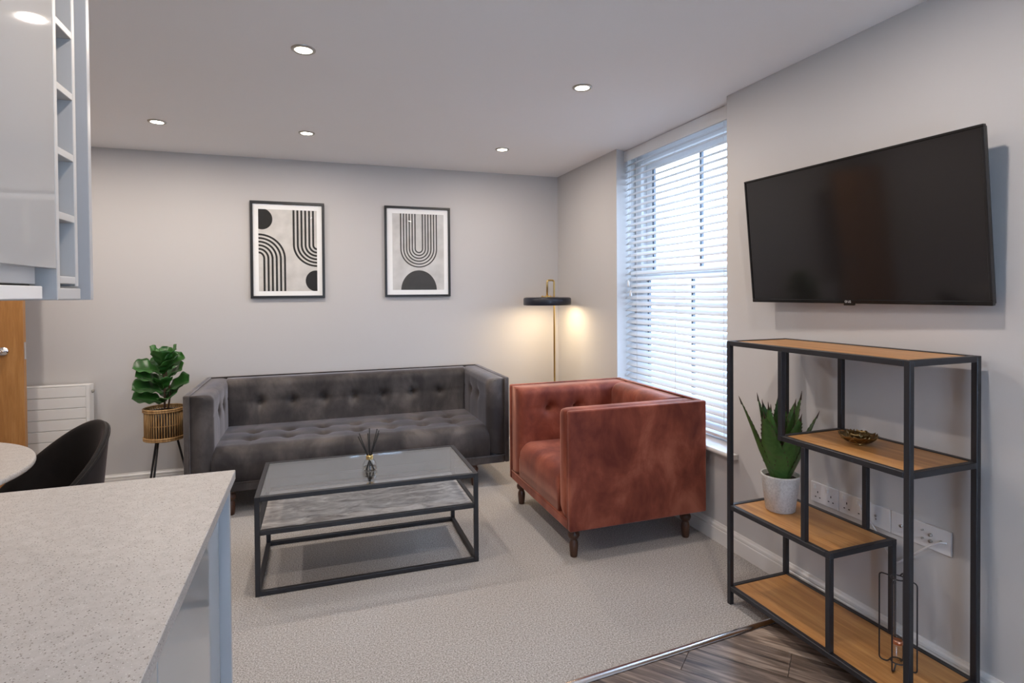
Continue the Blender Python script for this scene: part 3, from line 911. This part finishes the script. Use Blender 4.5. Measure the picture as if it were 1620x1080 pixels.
for k in range(3):
    a = k * 2 * PI / 3 + .5
    MB().lathe([(0, .010), (.006, .009), (.009, .004), (.009, 0), (0, 0)], (-.062 + .040 * math.cos(a), .040 * math.sin(a), 1.331), 14, cap=False).build('cap_screw', M['brass'], shade)
MB().lathe([(0, 1.272), (.184, 1.272), (.184, 1.276), (0, 1.276)], (-.062, 0, 0), 40, cap=False).build('light_diffuser', M['lamp_glow'], fl)

# ------------------------------------------------------------------ fiddle-leaf plant on stand
fp = tag(empty('potted_fiddle_leaf', (-.955, 4.36, 0)), 'leafy fiddle-leaf plant in a cane basket on black tripod legs', 'potted plant')
BR, BZ0, BZ1 = .116, .402, .612
bk = MB().lathe([(0, BZ0 + .004), (BR - .012, BZ0 + .004), (BR - .012, BZ0 + .006), (0, BZ0 + .006)], n=36, cap=False).build('basket_bottom', M['rattan'], fp)
for z, rr in ((BZ0 + .010, BR + .003), (BZ0 + .022, BR + .003), (BZ1 - .012, BR + .004), (BZ1, BR + .004), ((BZ0 + BZ1) / 2, BR - .006)):
    MB().tube([(rr * math.cos(a), rr * math.sin(a), z) for a in [2 * PI * k / 40 for k in range(40)]], .0068 if rr > BR else .003, 8, True).build('cane_hoop', M['rattan'], fp)
sp_ = MB()
for k in range(46):
    a = 2 * PI * k / 46
    sp_.tube([((BR - .002) * math.cos(a), (BR - .002) * math.sin(a), BZ0 + .004), ((BR - .002) * math.cos(a), (BR - .002) * math.sin(a), BZ1 - .004)], .0046, 6)
tag(sp_.build('cane_splints', M['rattan'], fp), kind='stuff')
MB().lathe([(0, BZ0 + .008), (.098, BZ0 + .008), (.103, BZ1 - .020), (.099, BZ1 - .020), (.098, BZ1 - .035), (0, BZ1 - .035)], n=32, cap=False).build('inner_pot', M['leather_black'], fp)
MB().lathe([(0, BZ1 - .0345), (.0975, BZ1 - .0345), (.0975, BZ1 - .030), (0, BZ1 - .027)], n=24, cap=False).build('soil', M['soil'], fp)
for k, a in enumerate((-1.92, .25, 2.5)):
    c, s = math.cos(a), math.sin(a)
    MB().tube([(.07 * c, .07 * s, BZ0 + .003), (.155 * c, .155 * s, .004)], .0068, 8).build('leg', M['black_metal'], fp)
MB().tube([(.066 * math.cos(a), .066 * math.sin(a), BZ0 - .0045) for a in [2 * PI * k / 32 for k in range(32)]], .0055, 8, True).build('stand_ring', M['black_metal'], fp)
for k, (sx, sy) in enumerate(((0, 0), (.018, .008))):
    MB().tube(smooth_path([(sx, sy, BZ1 - .03), (sx * 1.6 + .004, sy, .72), (sx * .6, sy, .85), (sx, sy, .97 - k * .08)], 5), .0065 - k * .001, 8).build('stem', M['stem'], fp)
def broad_leaf(z, az, L_, wd, pitch, droop, roll=0):
    mb = MB()
    ca, sa = math.cos(az), math.sin(az)
    def centre(s):
        a = pitch - droop * s
        return (.012 + L_ * (s * math.cos(pitch - droop * s * .5)), z + L_ * s * math.sin(pitch - droop * s * .5), a)
    def fn(a, b):
        s = a; q = (b - .5) * 2
        r_, zz, ang = centre(s)
        w_ = wd * .5 * (math.sin(PI * min(1, max(0, (s * .93 + .035))) ** 1.25) ** .62 if s < 1 else .02)
        w_ *= 1 - .18 * math.exp(-((s - .38) / .14) ** 2)
        roll = .75 * ca
        lift = abs(q) ** 1.4 * w_ * .42 + .006 * math.sin(s * 19 + q * 2) * abs(q)
        lat = q * w_
        r_ -= lift * math.sin(ang); zz += lift * math.cos(ang) + roll * lat
        return (r_ * ca - lat * sa, r_ * sa + lat * ca, zz)
    mb.grid(18, 10, fn)
    o = mb.build('leaf', M['leaf'], fp)
    sm = o.modifiers.new('thick', 'SOLIDIFY'); sm.thickness = .0015
    pts = []
    for k in range(9):
        r_, zz, ang = centre(k / 8 * .95); pts.append((r_ * ca, r_ * sa, zz + .0015))
    MB().tube(pts, [.0022 * (1 - .8 * k / 8) for k in range(9)], 5).build('midrib', M['leaf_rib'], o)
for z, az, L_, wd, pi_, dr in (
        (.650, 3.45, .175, .120, .42, .35), (.655, -1.15, .13, .12, .55, .5), (.66, .25, .15, .11, .95, .3), (.68, 1.6, .16, .12, .5, .4),
        (.715, -2.70, .175, .130, .62, .80), (.715, -.25, .165, .130, .72, .55), (.73, 2.3, .16, .12, .5, .4), (.74, -1.5, .13, .12, .9, .5),
        (.775, 3.60, .165, .130, .62, .45), (.785, -.50, .155, .135, .85, .45), (.80, 1.2, .15, .12, .6, .4),
        (.845, -2.85, .170, .115, .55, .55), (.845, -.80, .150, .135, .95, .35), (.86, .30, .14, .115, .85, .4), (.865, 2.2, .14, .11, .8, .4),
        (.880, -1.60, .145, .135, 1.10, .25), (.885, -.35, .145, .130, 1.15, .25), (.895, 3.0, .150, .065, 1.12, .10), (.90, 1.4, .13, .11, 1.2, .2)):
    broad_leaf(z, az, L_, wd, pi_, dr)

# ------------------------------------------------------------------ radiator, oak door
ra = tag(empty('radiator', (-1.83, YB, .165)), 'white flat radiator with horizontal grooves on the back wall', 'radiator')
RW0, RW1, RH = -.42, .378, .595
box('body', M['white'], (RW0 + .004, RW1 - .004, -.090, -.025, .005, RH - .006), ra)
nrow = 8
for k in range(nrow):
    z0 = k * (RH - .006) / nrow
    box('front_panel', M['white'], (RW0, RW1 - .022, -.100, -.0901, z0 + .0018, z0 + (RH - .006) / nrow - .0018), ra, .0018, 1)
box('side_cover', M['white'], (RW1 - .0035, RW1, -.100, -.020, 0, RH - .006), ra, .0015, 1)
box('corner_strip', M['white'], (RW1 - .021, RW1 - .004, -.100, -.0901, 0, RH - .006), ra, .0015, 1)
box('top_grille', M['white'], (RW0, RW1, -.100, -.022, RH - .0055, RH), ra, .0015, 1)
MB().tube([(RW1 - .0005, -.055, RH - .052), (RW1 + .012, -.055, RH - .052)], .010, 14).build('bleed_valve', M['nickel'], ra)
for x in (-.25, .22): box('wall_bracket', M['white'], (x, x + .04, -.0248, -.0005, .15, .45), ra)

dr = struct(empty('door_1', (-1.742, 4.455, 0), math.radians(3)))
box('door_leaf', M['oak_door'], (-.76, 0, -.040, 0, .008, 1.985), dr, .0015, 1)
hp = (-.100, -.0405, 1.022)
rose = MB().tube([(hp[0], hp[1] - .009, hp[2]), (hp[0], hp[1], hp[2])], .026, 28).build('handle_rose', M['chrome'], dr)
MB().tube([(hp[0], hp[1] - .03, hp[2]), (hp[0], hp[1] - .009, hp[2])], .009, 14).build('handle_neck', M['chrome'], rose)
MB().tube(rounded_path([(hp[0], hp[1] - .03, hp[2]), (hp[0] - .012, hp[1] - .046, hp[2]), (hp[0] - .12, hp[1] - .046, hp[2])], .01), .0085, 12).build('handle_lever', M['chrome'], rose)
box('latch_plate', M['chrome'], (.0001, .002, -.032, -.008, .965, 1.075), dr)

# ------------------------------------------------------------------ dining table and chair
dt = tag(empty('dining_table', (-1.58, 2.485, 0)), 'round speckled quartz dining table in front of the oak door', 'table')
MB().lathe([(0, .728), (.583, .728), (.589, .731), (.591, .736), (.591, .744), (.588, .749), (.583, .750), (0, .750)], n=96, cap=False).build('table_top', M['quartz'], dt)
MB().lathe([(0, .700), (.50, .700), (.50, .7275), (0, .7275)], n=64, cap=False, smooth=False).build('apron', M['oak_door'], dt)
for k in range(4):
    a = k * PI / 2
    MB().tube([(.44 * math.cos(a), .44 * math.sin(a), .70), (.50 * math.cos(a), .50 * math.sin(a), 0)], [.030, .019], 16).build('leg', M['oak_door'], dt)

dc = tag(empty('dining_chair', (-1.105, 2.84, 0), -.872), 'black velvet tub chair tucked under the round table', 'chair')
def tub(name, mt, parent):
    """wrap-around shell, high at the back (+y) falling to the front (-y)"""
    na, nz = 56, 14
    A0 = math.radians(138)
    th = .034
    def top(a):
        return .425 + .370 * max(0, math.cos(a * .5)) ** 3.0
    def rad(a, z):
        fl_ = .195 + .050 * (z - .38) / .42
        return fl_
    def surf(inner):
        def fn(p, q):
            a = -A0 + 2 * A0 * p
            zt_ = top(a)
            z = .375 + (zt_ - .375) * q
            r_ = rad(a, z) + (0 if inner else th * (1 - .25 * q))
            return (r_ * math.sin(a), r_ * math.cos(a), z)
        return fn
    mb = MB()
    n0 = 0
    fi, fo = surf(True), surf(False)
    I = [[fi(i / na, j / nz) for i in range(na + 1)] for j in range(nz + 1)]
    O = [[fo(i / na, j / nz) for i in range(na + 1)] for j in range(nz + 1)]
    # closed loop section per angle: outer up, rounded top, inner down
    rows = []
    for i in range(na + 1):
        sec = [O[j][i] for j in range(nz + 1)]
        a_, b_ = Vector(O[nz][i]), Vector(I[nz][i])
        for k in range(1, 6):
            t = k / 6
            pnt = a_.lerp(b_, t); pnt.z += .5 * th * math.sin(PI * t)
            sec.append(tuple(pnt))
        sec += [I[j][i] for j in range(nz, -1, -1)]
        rows.append(sec)
    m_ = len(rows[0])
    mb.add([p for r in rows for p in r], [(i * m_ + j, i * m_ + (j + 1) % m_, (i + 1) * m_ + (j + 1) % m_, (i + 1) * m_ + j) for i in range(na) for j in range(m_)] + [tuple(range(m_)), tuple(na * m_ + j for j in range(m_))], True)
    o = mb.build(name, mt, parent)
    rim = [tuple(Vector(O[nz][i]) + Vector((0, 0, .004))) for i in range(na + 1)]
    MB().tube(rim, .0045, 8).build('piping', mt, o)
    return o
tub('backrest', M['black_velvet'], dc)
MB().lathe([(0, .376), (.17, .376), (.190, .386), (.194, .42), (.185, .445), (.14, .458), (0, .462)], n=40, cap=False).build('seat', M['black_velvet'], dc)
for sx in (-1, 1):
    for sy in (-1, 1):
        MB().tube([(sx * .13, sy * .13, .386), (sx * .21, sy * .21, 0)], [.013, .008], 12).build('leg', M['black_metal'], dc)

# ------------------------------------------------------------------ kitchen: base unit, worktop, wall units, hood
WX, WY = -.203, 1.672
box('worktop', M['quartz'], (-.849, WX, YF + .001, WY, .875, .90), None, .0015, 1)
tag(bpy.data.objects['worktop'], 'speckled white quartz kitchen worktop over the glossy grey cabinets', 'worktop')
DX = -.236
def base_unit(y0, y1, label):
    t = tag(empty('base_cabinet', (-.54, (y0 + y1) / 2, 0)), label, 'cabinet')
    ox, oy = -.54, (y0 + y1) / 2
    box('carcass', M['cab_matt'], (-.845 - ox, DX - .020 - ox, y0 + .001 - oy, y1 - .001 - oy, .15, .8745), t)
    box('plinth', M['cab_matt'], (-.845 - ox, DX - .06 - ox, y0 + .001 - oy, y1 - .001 - oy, 0, .1495), t)
    box('door', M['cab'], (DX - .0195 - ox, DX - ox, y0 + .002 - oy, y1 - .002 - oy, .155, .850), t, .0015, 1)
    return t
base_unit(1.01, 1.61, 'glossy grey base cabinet under the far end of the worktop')
base_unit(.41, 1.01, 'glossy grey base cabinet next to the end cabinet')
base_unit(-.19, .41, 'glossy grey base cabinet in the middle of the worktop run')
tag(box('end_panel', M['cab_satin'], (-.848, WX - .008, 1.612, 1.632, 0, .8745), None, .001, 1), 'tall glossy grey end panel closing the base cabinets', 'panel')

UX = -.50
ZB0, ZT0 = 1.357, 2.315
wu = tag(empty('wall_cabinet', (-.68, 1.1, ZB0)), 'glossy pale grey wall cabinet with a cooker hood built in below', 'cabinet')
def kb(name, mt, x0, x1, y0, y1, z0, z1, t, o, bev=.0012):
    return box(name, mt, (x0 - o[0], x1 - o[0], y0 - o[1], y1 - o[1], z0 - o[2], z1 - o[2]), t, bev, 1)
O1 = (-.68, 1.1, ZB0)
kb('carcass', M['cab_matt'], -.849, UX - .0205, .815, 1.418, 1.430, ZT0, wu, O1, 0)
kb('door', M['cab'], UX - .020, UX, .817, 1.4155, 1.4225, ZT0, wu, O1)
hd = tag(empty('cooker_hood', (-.68, 1.1, ZB0)), 'slim pale steel pull-out cooker hood under the wall cabinet', 'cooker hood')
kb('hood_body', M['hood'], -.845, UX - .022, .85, 1.378, 1.3905, 1.4295, hd, O1)
kb('hood_gap', M['dark'], -.845, UX - .030, .85, 1.374, 1.3868, 1.3900, hd, O1, 0)
kb('hood_lip', M['white'], -.845, UX - .012, .85, 1.382, 1.361, 1.3865, hd, O1)
wr = tag(empty('wine_rack_unit', (-.68, 1.48, ZB0)), 'open pale grey wine rack unit beside the glossy wall cabinet', 'wine rack')
O2 = (-.68, 1.48, ZB0)
kb('side_panel', M['cab_matt'], -.848, UX, 1.4185, 1.4335, ZB0 + .002, ZT0, wr, O2)
kb('side_panel', M['cab_matt'], -.848, UX, 1.516, 1.531, 1.388, ZT0, wr, O2)
kb('back_board', M['cab_matt'], -.848, -.842, 1.4336, 1.5159, 1.388, ZT0, wr, O2, 0)
z = 1.3925
while z < ZT0:
    kb('rack_shelf', M['cab_matt'], -.8415, UX - .0005, 1.4337, 1.5158, z, z + .016, wr, O2)
    z += .1352
kb('pelmet', M['cab_matt'], -.83, UX - .002, 1.434, 1.548, ZB0 + .002, 1.383, wr, O2)
kb('filler', M['cab_matt'], -.848, UX - .05, 1.5315, 1.577, 1.388, ZT0, wr, O2, 0)
tag(box('wall_end_panel', M['cab_satin'], (-.849, UX + .008, 1.578, 1.596, ZB0, ZT0), None, .001, 1), 'pale grey upright end panel beside the wine rack', 'panel')
